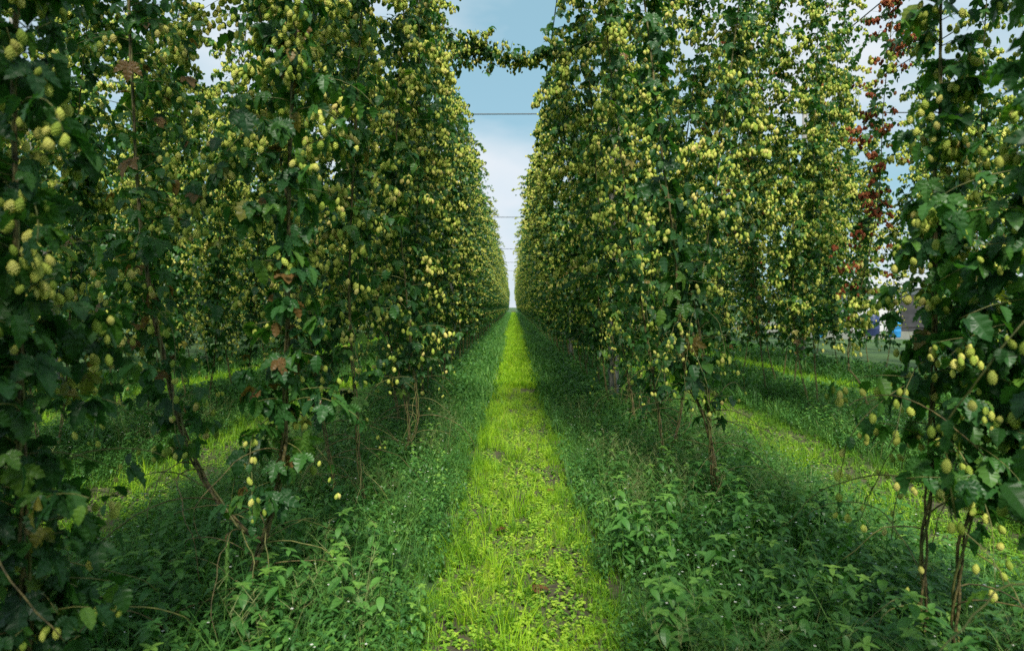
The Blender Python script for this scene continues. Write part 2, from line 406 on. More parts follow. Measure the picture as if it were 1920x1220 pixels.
# ------------------------------------------------------------------ structure: ground
def sheet(name, pts_xy, z, mat, sub=None):
    me = bpy.data.meshes.new(name); me.from_pydata([(x, y, z) for x, y in pts_xy], [], [tuple(range(len(pts_xy)))]); me.materials.append(mat)
    return tag(link(name, me), kind='structure')
sheet('ground', [(-700, -60), (700, -60), (700, 1200), (-700, 1200)], 0, M['field'])
def path_strip(x0, hw, y0, y1, name):
    ys = np.linspace(y0, y1, 160); rg = np.random.default_rng(int(abs(x0) * 10) + 3)
    l = [(x0 - hw + rg.normal(0, .03), y) for y in ys]; r = [(x0 + hw + rg.normal(0, .03), y) for y in ys]
    V = [(x, y, .004) for x, y in l] + [(x, y, .004) for x, y in r]; n = len(ys)
    me = bpy.data.meshes.new(name); me.from_pydata(V, [], [(i, n + i, n + i + 1, i + 1) for i in range(n - 1)]); me.materials.append(M['mossy'])
    return tag(link(name, me), kind='structure')
ALLEYS = [0.04, 3.05, -3.05, 6.1, -6.1, 9.1]
for x in ALLEYS: path_strip(x, .55 if x == .04 else .6, -12, 260, 'path')
sheet('yard', [(15, 32.5), (60, 32.5), (60, 70), (15, 70)], .004, M['yard'])

# ------------------------------------------------------------------ hop plants
GROUP = 'hop plants climbing the trellis'
def near_label(i): return NEAR_LABELS[i]

def cam_rank(P):
    """order points by how large and central they show from the camera; out of frame last"""
    y = P[:, 1]; px = 963 + P[:, 0] / np.maximum(y, .1) * F; py = 575 - (P[:, 2] - CAMH) / np.maximum(y, .1) * F
    ok = (y > .3) & (px > -10) & (px < 1930) & (py > -10) & (py < 1230)
    return np.where(ok, y, 1e3)

cone_meshes = []
def cone_variants(key, mat, lod):
    out = []
    for v in range(4):
        rg = np.random.default_rng(v + 5); g = Geo()
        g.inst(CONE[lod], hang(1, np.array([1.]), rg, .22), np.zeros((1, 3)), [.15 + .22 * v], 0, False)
        out.append(g.mesh('cone', [mat]))
    return out
CV = {(0): cone_variants('a', M['cone'], 0), 1: cone_variants('b', M['cone'], 1)}

def plant(name_label, base, bines, lod=0, seed=1, single=100, red=0., group=GROUP, yellow=0., cyan=None):
    """bines: list of dicts(cp=[world points], **grow arguments)"""
    rg = np.random.default_rng(seed)
    root = empty('hop_plant', base); tag(root, name_label, 'hop plant', group)
    base = np.array(base, float)
    B0 = []; cones = []; sizes = []; LG = Geo()
    for bd in bines:
        bd = dict(bd); cp = [np.array(c, float) - base for c in bd.pop('cp')]
        nm = bd.pop('name', 'bine')
        B = Bine(); grow(B, cp, lod, rg, **bd)
        if lod == 0 and nm == 'bine': dangle(B, cp, rg, 0 if seed == 21 else 4); twigs(B, cp, rg, 9)
        link(nm, B.stem.mesh(nm, [M['stem'], M['shoot']]), root)
        leaves_geo(B, lod, rg, LG, yellow)
        if B.cp: cones.append(np.array(B.cp)); sizes.append(np.array(B.cs))
    link('leaves', LG.mesh('leaves', [M['leaf']]), root)
    if cones:
        c = np.vstack(cones); sz = np.concatenate(sizes); n = len(c)
        r = rg.random(n); isred = np.zeros(n, bool)
        if red:
            blob = .7 * np.sin(c[:, 2] * 5.1 + 1.0) + .7 * np.sin(c[:, 2] * 2.9 + c[:, 0] * 9) + rg.normal(0, .5, n)
            blob -= 3 * (c[:, 2] < 1.7) * (red > .3); isred = blob > np.quantile(blob, 1 - red)
        order = np.argsort(cam_rank(c + base) - sz * 2); pick = order[:single]; rest = order[single:]
        V = CV[min(lod, 1)]
        for i in pick:
            o = bpy.data.objects.new('cone', V[i % 4]); COL.objects.link(o); o.parent = root
            o.location = c[i]; o.rotation_euler = (0, 0, float(r[i]) * 6.28); o.scale = [float(sz[i])] * 3
            if isred[i]:
                o.data = REDC[i % 4]
        g = Geo(); X = hang(len(rest), sz[rest], rg); m = isred[rest]
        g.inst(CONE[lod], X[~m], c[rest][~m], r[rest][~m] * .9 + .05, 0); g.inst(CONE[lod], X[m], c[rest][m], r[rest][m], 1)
        co = link('cones', g.mesh('cones', [M['cone'], M['redcone']]), root); co['kind'] = 'stuff'
    return root
REDC = cone_variants('r', M['redcone'], 1)

def straight(base, top, rg, sag=.03, n=4):
    b, t = np.array(base, float), np.array(top, float); o = [b]
    for i in range(1, n): o.append(b + (t - b) * i / n + rg.normal(0, sag, 3) * [1, 1, 0])
    return o + [t]

TOPZ = 6.45
def xl(d): return -1.05 - .40 * clamp01((d - 4) / 12)
# --- near plants, placed from the photograph
q = np.random.default_rng(5)
lean_n = lambda z: .12 + .20 * clamp01((z - .7) / 1.5) + .05 * clamp01((z - 3) / 2)
plant('dark hop plant closest to the camera, out of focus down the left border', (-1.38, 1.95, 0),
      [dict(cp=[(-1.40, 1.95, 0), (-1.41, 1.95, .7), at(32, 470, 1.95), at(42, 0, 1.95), (-1.33, 2.0, 3.6), (-1.2, 2.1, 6.4)], z0=.25, lat=lambda z: .27, conef=lambda z: .42 + .3 * clamp01(z - 1.4), leafsz=.085, nodegap=.055, leafden=1.35, conesz=.031),
       dict(cp=[(-1.36, 1.97, 0), (-1.62, 2.1, 1.0), (-1.95, 2.3, 2.6), (-2.3, 2.4, 6.4)], z0=.5, lat=lat_std, conef=lambda z: .35, leafsz=.09, leafden=.9)], seed=21)
plant('hop plant with thick twisted leaning stem and yellowing leaves at left front', (-1.36, 3.25, 0),
      [dict(cp=[(-1.36, 3.2, 0), at(440, 1150, 3.2), at(510, 950, 3.25), at(528, 850, 3.25), at(535, 700, 3.25), at(540, 550, 3.25), at(545, 300, 3.25), at(560, 0, 3.3), (-.93, 3.4, 6.4)],
            z0=.66, leafden=1.3, nodegap=.07, lat=lambda z: .19 + .10 * clamp01((z - 1.2)), conef=lambda z: .15 + .7 * clamp01((z - 1.1) / 1.2), leafsz=.092, strands=4, stemr=.009),
       dict(cp=[at(487, 1020, 3.22), at(440, 985, 3.25), at(375, 895, 3.3), at(345, 825, 3.35), at(310, 695, 3.4), at(275, 500, 3.5), at(255, 200, 3.6), (-2.2, 3.8, 6.4)],
            z0=.85, leafden=1.2, lat=lambda z: .20 + .22 * clamp01((z - 1.0)), conef=lambda z: .35 + .6 * clamp01((z - 1.3)), leafsz=.075, stemr=.0075)], seed=22, yellow=.25)
plant('hop plant with bare dark stem, third along the row left of the path', (-1.25, 4.85, 0),
      [dict(cp=[at(690, 990, 4.8), at(672, 880, 4.85), at(668, 780, 4.85), at(655, 560, 4.9), at(668, 250, 4.9), (-1.05, 5.0, 4.6), (-1.0, 5.0, 6.4)], z0=.85, lat=lambda z: lat_std(z) * .95, conef=cone_std, conesz=.043),
       dict(cp=[(-1.25, 4.9, 0), (-1.4, 4.95, .8), (-1.75, 5, 3), (-2.2, 5.1, 6.4)], z0=.7, lat=lat_std, conef=cone_std, conesz=.043)], seed=23)
plant('hop plant on two thin upright stems, fourth along the row left of the path', (-1.20, 6.4, 0),
      [dict(cp=[(-1.20, 6.4, 0), at(780, 800, 6.4), at(770, 640, 6.4), at(745, 300, 6.4), (-1.02, 6.5, 4.6), (-1.0, 6.5, 6.4)], z0=.95, lat=lambda z: lat_std(z) * 1.02, conef=cone_std, conesz=.043),
       dict(cp=[(-1.24, 6.45, 0), at(765, 790, 6.45), (-1.5, 6.5, 2.5), (-2.2, 6.6, 6.4)], z0=.75, lat=lat_std, conef=cone_std, conesz=.043)], seed=24)
# right row
plant('hop plant at right front with large leaves, open above its twisted yellow stems', (1.5, 2.45, 0),
      [dict(cp=[(1.68, 2.72, 0), at(1738, 1080, 2.75), at(1748, 880, 2.75), at(1752, 640, 2.75), at(1748, 300, 2.8), at(1752, 0, 2.8), (1.6, 2.8, 6.4)],
            z0=.95, lat=lambda z: .10 + .24 * clamp01((1.9 - z) * 1.2) , conef=lambda z: 1.3, leafsz=.085, strands=3, stemr=.006, leafden=1.5, nodegap=.06, conesz=.031),
       dict(cp=[(1.78, 2.68, 0), at(1800, 1170, 2.65), at(1815, 1000, 2.6), at(1880, 880, 2.55), at(1935, 780, 2.55), (1.9, 2.3, 2.8), (2.4, 2.8, 6.4)],
            z0=.8, lat=lambda z: .30, conef=lambda z: .4, leafsz=.10, leafden=1.5, nodegap=.06, conesz=.030, strands=3)], seed=31)
plant('hop plant mostly outside the right border, pale leaves reaching in', (1.62, 1.5, 0),
      [dict(cp=[(1.55, 1.6, 0), (1.5, 1.75, .8), (1.42, 1.72, 2.0), (1.38, 1.7, 3.2), (1.3, 1.7, 6.4)], z0=.9, lat=lambda z: .16, conef=lambda z: .12, leafsz=.12, leafden=.7)], seed=32)
plant('slender leaning hop plant with big pale leaves against the sky right of the path', (1.5, 5.0, 0),
      [dict(cp=[(1.57, 5.0, 0), at(1345, 890, 5.0), at(1325, 790, 5.0), at(1285, 690, 5.0), at(1262, 450, 5.0), at(1238, 280, 5.0), at(1212, 60, 5.0), (.82, 5.0, 4.6), (.66, 5.0, 6.4)],
            z0=.95, lat=lambda z: .17 - .05 * clamp01((z - 2)), conef=lambda z: .4, leafsz=.11, stemr=.007, leafden=.9, nodegap=.11),
       dict(cp=[(1.5, 5.02, 0), at(1335, 860, 5.0), (1.42, 5.05, 1.1), (1.25, 5.1, 2.0), (1.1, 5.2, 2.5)], z0=.75, lat=lambda z: .22, conef=lambda z: .35, leafsz=.08)], seed=33)
plant('full hop plant standing just beyond the slender one right of the path', (1.45, 6.45, 0),
      [dict(cp=[(1.45, 6.45, 0), (1.32, 6.45, .9), (1.08, 6.45, 2.4), (.85, 6.5, 4.4), (.68, 6.5, 6.4)], z0=.7, lat=lat_std, conef=cone_std, conesz=.043),
       dict(cp=[(1.5, 6.5, 0), (1.7, 6.5, 1.2), (2.0, 6.5, 3.4), (2.35, 6.5, 6.4)], z0=.95, lat=lambda z: lat_std(z) * .8, conef=cone_std, conesz=.043)], seed=34)
# the plant whose long shoot bridges the path
B_ = 8.0
plant('full hop plant right of the path, its long shoot bridging the path high up', (1.45, 7.9, 0),
      [dict(cp=[(1.45, 7.9, 0), (1.3, 7.9, .9), (1.02, 7.9, 2.4), (.85, 7.9, 4.4), (.70, 7.9, 6.4)], z0=.7, lat=lat_std, conef=cone_std, conesz=.045),
       dict(cp=[(1.5, 7.95, 0), (1.7, 8, 1.2), (2.0, 8, 3.4), (2.35, 8, 6.4)], z0=.7, lat=lat_std, conef=cone_std, conesz=.045),
       dict(cp=[at(1085, 90, B_), at(1040, 100, B_), at(985, 118, B_), at(930, 108, B_), at(880, 85, B_), at(862, 120, B_)], z0=0, lat=lambda z: .20, conef=lambda z: 2.2, leafsz=.08, main=.9, nodegap=.04, strands=1, stemr=.004, name='bridging_shoot')], seed=35)
plant('full hop plant left of the path, thin shoots reaching out towards the bridging shoot', (-1.25, 7.9, 0),
      [dict(cp=[(-1.25, 7.9, 0), (-1.2, 7.9, 1.0), (-1.1, 7.9, 3), (-1.08, 7.9, 5), (-1.12, 7.9, 6.4)], z0=.75, lat=lat_std, conef=cone_std, conesz=.045),
       dict(cp=[(-1.3, 7.95, 0), (-1.5, 8, 1.2), (-1.8, 8, 3.4), (-2.25, 8, 6.4)], z0=.7, lat=lat_std, conef=cone_std, conesz=.045),
       dict(cp=[at(800, 20, B_), at(850, 75, B_), at(890, 100, B_), at(935, 130, B_)], z0=0, lat=lambda z: .13, conef=lambda z: 1.0, leafsz=.065, main=.6, nodegap=.09, strands=1, stemr=.003, name='reaching_shoot')], seed=36)
plant('hop plant winding straight up the grey wooden pole right of the path', (1.44, 9.75, 0),
      [dict(cp=[(1.47, 9.7, 0), (1.43, 9.72, 1.0), (1.42, 9.7, 3), (1.42, 9.7, 5), (1.44, 9.75, 6.4)], z0=1.0, lat=lambda z: .27, conef=cone_std, conesz=.046)], lod=1, seed=40)
# second row on the right: separate columns seen against the sky
ROW2 = [
 ('hop column beyond the second path with rust-red dried cones from top to bottom', [dict(cp=[(4.35, 8.15, 0), at(1615, 720, 8.15), at(1590, 660, 8.2), at(1640, 400, 8.2), at(1650, 200, 8.2), at(1668, -10, 8.2), (4.5, 8.2, 5.6)], z0=1.0, lat=lambda z: .29 + .05 * math.sin(z * 4), conef=lambda z: 1.7, leafden=.6, main=.5, conesz=.046)], .60, 0),
 ('broad hop column leaning out to the second path, left of the red-coned one', [dict(cp=[(4.2, 9.6, 0), (3.95, 9.6, 1.2), (3.9, 9.6, 3), (3.7, 9.6, 5), (3.65, 9.6, 6.4)], z0=1.0, lat=lambda z: lat_std(z) * 1.15, conef=cone_std, conesz=.05, nodegap=.07, leafden=1.15), dict(cp=[(4.3, 9.6, 0), (4.2, 9.6, 1.5), (4.2, 9.6, 4), (4.25, 9.6, 6.4)], z0=.8, lat=lat_std, conef=cone_std, conesz=.05)], .0, 0),
 ('hop column with withered pale leaves at its foot beyond the second path', [dict(cp=[(4.1, 11.0, 0), (3.95, 11.0, 1.2), (3.8, 11.0, 3), (3.7, 11.0, 6.4)], z0=1.0, lat=lambda z: lat_std(z) * 1.15, conef=cone_std, conesz=.05, nodegap=.07, leafden=1.15), dict(cp=[(4.5, 11, 0), (4.7, 11, 2), (5.3, 11, 6.4)], z0=.8, lat=lambda z: lat_std(z) * 1.0, conef=cone_std, leafden=1.1, conesz=.05)], .03, .2),
 ('hop column that ends at the bare trellis wire beyond the second path', [dict(cp=[(5.0, 12.7, 0), (5.15, 12.7, 1.2), at(1515, 450, 12.7), at(1535, 250, 12.7), at(1545, 75, 12.7)], z0=.9, lat=lambda z: lat_std(z) * .95, conef=cone_std, conesz=.05, nodegap=.07, leafden=1.15), dict(cp=[(4.9, 12.6, 0), (4.6, 12.6, 1.2), (3.9, 12.6, 5), (3.75, 12.6, 6.4)], z0=.95, lat=lambda z: lat_std(z) * 1.1, conef=cone_std, leafden=1.1, conesz=.05)], .06, 0),
 ('dark dense hop column at the right, close behind the large-leaved plant', [dict(cp=[(4.4, 6.6, 0), at(1825, 620, 6.5), at(1830, 300, 6.5), at(1838, 0, 6.5), (4.6, 6.5, 6.4)], z0=.8, lat=lambda z: .33, conef=lambda z: 1.0, conesz=.044), dict(cp=[(4.5, 6.7, 0), (4.75, 6.7, 2), (5.4, 6.7, 6.4)], z0=.7, lat=lat_std, conef=cone_std)], 0, 0),
]
for i, (lab, bn, red, yl) in enumerate(ROW2):
    b0 = bn[0]['cp'][0]; plant(lab, (float(b0[0]), float(b0[1]), 0), bn, lod=1, seed=50 + i, red=red, yellow=yl)

# --- prototypes, copied along the rows
def proto(kind, lod, seed):
    rg = np.random.default_rng(seed); res = []
    oi, oo = ((-.80, .80) if kind == 'v' else (.03, -.95))
    pts = []
    LGm = Geo(); stems = []; C = []; Z = []
    for k, off in enumerate((oi, oo)):
        B = Bine(); b = np.array([.08 * np.sign(off), rg.normal(0, .1), 0.])
        cp = [b, b + [off * .18, 0, 1.0], [off * .5, rg.normal(0, .08), 3.2], [off * .85, rg.normal(0, .08), 5.2], [off, rg.normal(0, .1), TOPZ]]
        wid = rg.uniform(.72, 1.12); ld_ = rg.uniform(.7, 1.1)
        if k == 1: tz = rg.uniform(.78, 1.); cp[-1] = np.array(cp[-1]) * [1, 1, tz]; cp[-2] = np.array(cp[-2]) * [1, 1, tz]
        if lod == 1: dangle(B, cp, rg, 3, conesz=.044)
        grow(B, cp, lod, rg, z0=rg.uniform(.6, .9), lat=lambda z: lat_std(z) * wid, conef=(cone_std if lod < 3 else (lambda z: cone_std(z) * .5)), leafsz=[.095, .10, .118, .175][lod],
             nodegap=[.09, .09, .10, .16][lod], leafden=[1, 1, .8, .42][lod] * ld_, conesz=[.044, .050, .056, .07][lod])
        sm = B.stem.mesh('bine', [M['stem'], M['shoot']]); stems.append(sm)
        leaves_geo(B, lod, rg, LGm); C.append(np.array(B.cp)); Z.append(np.array(B.cs))
        if lod == 3: res.append(B)
    c = np.vstack(C); z = np.concatenate(Z); g = Geo(); r = rg.random(len(c))
    g.inst(CONE[lod], hang(len(c), z, rg), c, r * .9 + .05, 0)
    return stems, LGm, g, LGm.mesh('leaves', [M['leaf']]), g.mesh('cones', [M['cone'], M['redcone']])
PROTO = {(k, lod): [proto(k, lod, 100 + 10 * lod + j + (50 if k == 'v' else 0)) for j in range(nv)] for k in 'vl' for lod, nv in ((1, 4), (2, 4))}
FAR = [proto('v', 3, 300 + j) for j in range(3)]

NP = 0
def put(kind, x, y, flip, label, rg):
    global NP
    lod = 1 if y < 24 else 2
    st, _, _, lm, cm = PROTO[(kind, lod)][int(rg.integers(4))]
    root = empty('hop_plant', (x + rg.normal(0, .04), y + rg.normal(0, .08), 0)); tag(root, label, 'hop plant', GROUP)
    root.rotation_euler = (0, 0, (math.pi if flip else 0) + rg.normal(0, .12)); sc = rg.uniform(.97, 1.03); root.scale = (rg.uniform(.92, 1.1), rg.uniform(.9, 1.12), sc)
    for m in st: link('bine', m, root)
    link('leaves', lm, root)
    c = link('cones', cm, root); c['kind'] = 'stuff'
    NP += 1
ORD = {6: 'sixth', 7: 'seventh', 8: 'eighth', 9: 'ninth', 10: 'tenth', 11: 'eleventh'}
def lab(side, row, y):
    sd = 'left' if side < 0 else 'right'
    if row == 1 and y < 17.5: return f"full hop plant, {ORD[6 + round((y - 9.4) / 1.5)]} along the row {sd} of the path"
    z = 'before the first cross wire' if y < 18 else ('between first and second cross wires' if y < 37.6 else 'far beyond the second cross wire')
    return f"hop plant in the {['', 'inner', 'second', 'third'][row]} row {sd} of the path, {z}"
rg = np.random.default_rng(77)
y = 9.4
while y < 118:
    put('l', -1.35 - .1 * clamp01((y - 9) / 6), y, False, lab(-1, 1, y), rg)
    put('v', 1.5, y, rg.random() < .5, lab(1, 1, y), rg)
    y += 1.5
for sd, x0, ya, yb, row in ((-1, -4.5, 3.6, 58, 2), (1, 4.5, 14.1, 58, 2), (-1, -7.5, 8.6, 44, 3), (1, 7.6, 11.6, 44, 3)):
    y = ya
    while y < yb:
        if (rg.random() > (.10 if sd > 0 else .04) or row == 2 and y < 8) and not (sd > 0 and row == 3 and abs(963 + x0 / y * F - 1678) < 40):
            put('v', x0 + (0 if sd < 0 else .1), y, rg.random() < .5, lab(sd, row, y), rg)
        y += 1.5
# the rest of the field as one object
gl = Geo(); gc = Geo()
def far_add(x, y, s=1.):
    st, LGm, g, _, _ = FAR[int(rg.integers(3))]
    a = rg.normal(0, .15) + (math.pi if rg.random() < .5 else 0); ca, sa = math.cos(a), math.sin(a)
    X = np.array([[ca, -sa, 0], [sa, ca, 0], [0, 0, rg.uniform(.96, 1.03)]])
    if x < 0 and x > -3: X[:2, :2] = np.array([[-.5, 0], [0, 1]])
    for src, mi in ((LGm, 0), (g, 1)):
        V = np.concatenate(src.V) @ X.T + [x, y, 0]; gl.add(V, np.concatenate(src.T), np.concatenate(src.A), mi)
for x0, ya, yb in ((-1.8, 118, 230), (1.5, 118, 230), (-4.5, 58, 90), (4.6, 58, 90), (-7.5, 44, 64), (7.6, 44, 70), (10.7, 13.5, 34), (13.8, 17, 32), (-10.5, 11, 13), (10.7, 60, 80), (-10.5, 13, 48), (-13.5, 17, 50), (-16.5, 21, 50), (-19.5, 25, 52)):
    y = ya
    while y < yb:
        if not (x0 > 6 and (y < 40 and abs(963 + x0 / y * F - 1678) < 42 or rg.random() < .06)): far_add(x0 + rg.normal(0, .1), y + rg.normal(0, .15))
        y += 1.6
fo = link('hop_field', gl.mesh('hop_field', [M['leaf'], M['cone']])); tag(fo, 'outer and farthest rows of the hop field merging into one green mass', 'hop field', kind='stuff')
# unseen plants beside and behind the camera, added to shade the row fronts
for x, yy in ((-1.15, .45), (-1.3, .9), (-1.5, -.3), (-1.5, -1.6), (-1.5, -3.2), (-1.5, -4.8), (1.55, -.9), (1.5, -2.4), (1.5, -3.9), (-1.5, -6.4), (1.5, -5.4)):
    put('l' if x < 0 else 'v', x - (.3 if x < 0 else -.25), yy, False, 'unseen leafy hop plant by the viewpoint, added to shade the row fronts', rg)

# ------------------------------------------------------------------ trellis
def rod(name, a, b, r, mat, sag=0., n=2, parent=None, seg=6):
    a, b = np.array(a, float), np.array(b, float); t = np.linspace(0, 1, n)[:, None]
    p = a + (b - a) * t; p[:, 2] -= (sag * 4 * t * (1 - t))[:, 0]
    g = Geo(); tube(g, p, r, seg, 0); return link(name, g.mesh(name, [mat]), parent)
for i, (d, py, lb) in enumerate(((18, 222, 'nearest and thickest cross wire over the path, below the bridging shoot'), (37.6, 408, 'thin cross wire over the path, second from the camera'),
                                 (58, 467, 'fine cross wire over the path, third from the camera'), (76.5, 492, 'faint far cross wire over the path, fourth from the camera'), (97, 508, 'faintest and farthest cross wire just above the path end'))):
    z = CAMH + (575 - py) / F * d
    x0, x1 = (-22, 26) if i == 0 else (-14, 16)
    w = rod('trellis_wire', (x0, d, z - .0), (x1, d, z + (.15 if i == 0 else 0)), [.016, .02, .022, .022, .024][i], M['wire'], .0, 2)
    tag(w, lb, 'wire', 'cross wires over the path')
for x, ya, yb, z, lb in ((5.62, 3, 60, 6.2, 'long wire running from the upper right to the top of a bare-ended hop column'),
                         (7.45, 4, 60, 6.2, 'lower slanting long wire left of the red-coned hop column'), (3.66, 4, 60, 6.5, 'long wire carrying the inner columns of the second row'),
                         (.70, 5, 120, 6.5, 'long wire over the row right of the path'), (-1.35, 5, 120, 6.5, 'long wire over the row left of the path')):
    w = rod('trellis_wire', (x, ya, z), (x, yb, z), .010, M['wire']); tag(w, lb, 'wire', 'long wires above the rows')
# loose twine hanging from the wires
for (px, py, d, ln, lb) in ((1567, 66, 13.0, .62, 'pale twine tuft hanging from the upper slanting wire'), (1600, 168, 17.2, .5, 'short twine hanging from the lower slanting wire'), (1726, 86, 12.0, .45, 'short pale twine beside the large-leaved hop plant top')):
    g = Geo(); p0 = at(px, py, d)
    for k in range(3):
        r2 = np.random.default_rng(k + px); a = [p0 + [k * .02, 0, 0]]
        for j in range(6): a.append(a[-1] + np.array([r2.normal(0, .02), r2.normal(0, .02), -ln / 6 * r2.uniform(.7, 1.2)]))
        tube(g, a, .006, 4)
    tag(link('twine', g.mesh('twine', [M['string']])), lb, 'twine', 'loose twine hanging from the wires')
def pole(x, y, dx, r, label, h=6.6, mat='pole'):
    root = empty('trellis_pole', (x, y, 0)); tag(root, label, 'pole', 'trellis poles')
    g = Geo(); t = np.linspace(0, 1, 7); rr = np.random.default_rng(int(y * 10)); P = np.stack([dx * t, 0 * t, h * t], 1) + rr.normal(0, .006, (7, 3)) * [1, 1, 0]
    tube(g, P, r * (1.12 - .25 * t), 12); link('post', g.mesh('post', [M[mat]]), root)
    g = Geo(); tube(g, [(dx - .0, -.0, h - .0), (dx, 0, h + .05)], r * 1.05, 12); link('cap', g.mesh('cap', [M['wire']]), root)
# the thin leaning pole seen at far left
a, b = at(115, 740, 11.2), at(75, 400, 11.2)
bx = a[0] + (b[0] - a[0]) * (0 - a[2]) / (b[2] - a[2]); tx = a[0] + (b[0] - a[0]) * (6.4 - a[2]) / (b[2] - a[2])
pole(float(bx), 11.2, float(tx - bx), .045, 'thin grey pole leaning left among the hops at far left', 6.4)
pole(1.446, 9.9, -.0, .075, 'grey wooden pole foot showing among leaves right of the path')
pole(-1.6, 18, 0, .075, 'wooden trellis pole under the nearest cross wire, left row')
pole(1.5, 18, 0, .075, 'wooden trellis pole under the nearest cross wire, right row')
pole(7.6, 18, 0, .075, 'wooden trellis pole in the third row on the right')

# ------------------------------------------------------------------ farmyard beyond the rows at right
def box(name, x0, x1, y0, y1, z0, z1, mat, parent, bev=0):
    me = bpy.data.meshes.new(name)
    V = [(x, y, z) for x in (x0, x1) for y in (y0, y1) for z in (z0, z1)]
    me.from_pydata(V, [], [(0, 1, 3, 2), (4, 6, 7, 5), (0, 4, 5, 1), (2, 3, 7, 6), (0, 2, 6, 4), (1, 5, 7, 3)]); me.materials.append(mat)
    o = link(name, me, parent)
    if bev: m = o.modifiers.new('b', 'BEVEL'); m.width = bev; m.segments = 2
    return o
sh = empty('shed', (25.5, 46, 0)); tag(sh, 'pale grey farm shed glimpsed through the hops at right', 'shed')
box('wall', -4.5, 5.5, -3, 3, 0, 2.7, M['wall'], sh)
me = bpy.data.meshes.new('roof'); me.from_pydata([(-4.9, -3.4, 2.72), (5.9, -3.4, 2.72), (5.9, 3.4, 2.72), (-4.9, 3.4, 2.72), (-4.9, 0, 3.7), (5.9, 0, 3.7)], [], [(0, 1, 5, 4), (2, 3, 4, 5), (0, 4, 3), (1, 2, 5), (0, 3, 2, 1)]); me.materials.append(M['roof'])
link('roof', me, sh)
dr = box('door', -1.2, 1.2, -3.05, -3.003, 0, 2.3, M['dark'], sh)
wn = box('window', 2.4, 3.8, -3.05, -3.003, 1.1, 2.0, M['dark'], sh); box('frame', 2.3, 3.9, -3.10, -3.052, 1.0, 1.1, M['roof'], wn)
def barrel(x, y, s, mat, label):
    root = empty('barrel', (x, y, 0)); tag(root, label, 'barrel', 'plastic barrels in the yard')
    g = Geo(); z = np.array([0, .02, .06, .3, .33, .36, .62, .65, .68, .9, .95, .97]) * s; r = np.array([.26, .28, .29, .30, .315, .30, .30, .315, .30, .29, .26, .2]) * s
    tube(g, np.stack([0 * z, 0 * z, z], 1), r, 20); link('drum', g.mesh('drum', [M[mat]]), root)
    g = Geo(); tube(g, [(0, 0, .972 * s), (0, 0, 1.0 * s)], .2 * s, 16); link('lid', g.mesh('lid', [M['navy']]), root)
barrel(19.25, 34.5, .95, 'blue', 'bright blue barrel between the red-coned and large-leaved hops')
barrel(19.0, 36.2, 1.2, 'navy', 'taller dark blue barrel behind the bright blue one')
barrel(15.5, 34.5, .9, 'blue', 'bright blue barrel standing farther left in the yard')
# ------------------------------------------------------------------ ground vegetation
def blade(n, h, w, bend, az, x=0, y=0, rnd=0):
    V = []; A = []; T = []; ca, sa = math.cos(az), math.sin(az)
    for i in range(n + 1):
        s = i / n; d = bend * s * s * h; z = h * (s - .35 * bend * s * s)
        ww = w * (1 - s) ** .7 if i < n else 0
        for k in ((-1, 1) if i < n else (0,)):
            V.append((x + ca * d - sa * k * ww, y + sa * d + ca * k * ww, z)); A.append((.5, s, rnd))
    for i in range(n - 1):
        a = 2 * i; T += [(a, a + 1, a + 2), (a + 1, a + 3, a + 2)]
    T.append((2 * n - 2, 2 * n - 1, 2 * n))
    return np.array(V, np.float32), np.array(T, np.int32), np.array(A, np.float32)
def tuft(rg, nb, h, w, spread, n=3, bend=.7):
    return join([blade(n, h * rg.uniform(.5, 1.1), w * rg.uniform(.7, 1.2), bend * rg.uniform(.2, 1.5), rg.uniform(0, 6.28), rg.normal(0, spread), rg.normal(0, spread), rg.uniform(-.15, .15)) for _ in range(nb)])
def rot(ax, a):
    return np.array(Matrix.Rotation(a, 3, ax))
def leaf_at(tp, p, az, pitch, s, rnd=0):
    X = rot('Z', az - math.pi / 2) @ rot('X', -pitch); return moved(tp, X * s, p, rnd)
OV = lobe(0, 1, .27, 4, 0, 0, .35); OVL = lobe(0, 1, .27, 2, 0, 0, .35); RD = lobe(0, 1, .40, 3, 0, 0, .25)
def stemtri(a, b, w):
    a, b = np.array(a), np.array(b); V = np.array([a + [w, 0, 0], a - [w * .5, w * .8, 0], a + [-w * .5, w * .8, 0], b]); 
    return V.astype(np.float32), np.array([(0, 1, 3), (1, 2, 3), (2, 0, 3)], np.int32), np.tile(np.array([.5, .5, .45], np.float32), (4, 1))
def weed(rg, h, pairs, ls, tp, tip=True, pitch=.15):
    P = []; lean = rg.normal(0, .12, 2); pt = lambda s: np.array([lean[0] * s * h, lean[1] * s * h, s * h])
    P.append(stemtri((0, 0, 0), pt(1), .005)); az = rg.uniform(0, 6)
    for i in range(pairs):
        s = .22 + .78 * (i + .5) / pairs; sz = ls * (1.15 - .55 * s) * rg.uniform(.8, 1.15)
        for sd in (0, math.pi):
            P.append(leaf_at(tp, pt(s), az + sd + rg.normal(0, .2), pitch + rg.normal(0, .28), sz, rg.uniform(-.15, .15)))
        az += 1.57 + rg.normal(0, .25)
    if tip:
        for k in range(5): P.append(leaf_at(tp, pt(1), az + k * 1.26, -.35 + rg.normal(0, .2), ls * .45, .25))
    return join(P)
def branchy(rg, h, ls, tp):
    P = []
    for b in range(4):
        az = rg.uniform(0, 6.28); e = rg.uniform(.3, .8); hh = h * rg.uniform(.6, 1)
        d = np.array([math.cos(az) * e * .5, math.sin(az) * e * .5, 1]) * hh
        P.append(stemtri((0, 0, 0), d, .004))
        for i in range(4):
            s = .3 + .7 * i / 3
            for k in (0, 1): P.append(leaf_at(tp, d * s, rg.uniform(0, 6.28), .1 + rg.normal(0, .3), ls * rg.uniform(.6, 1.1), rg.uniform(-.15, .2)))
    return join(P)
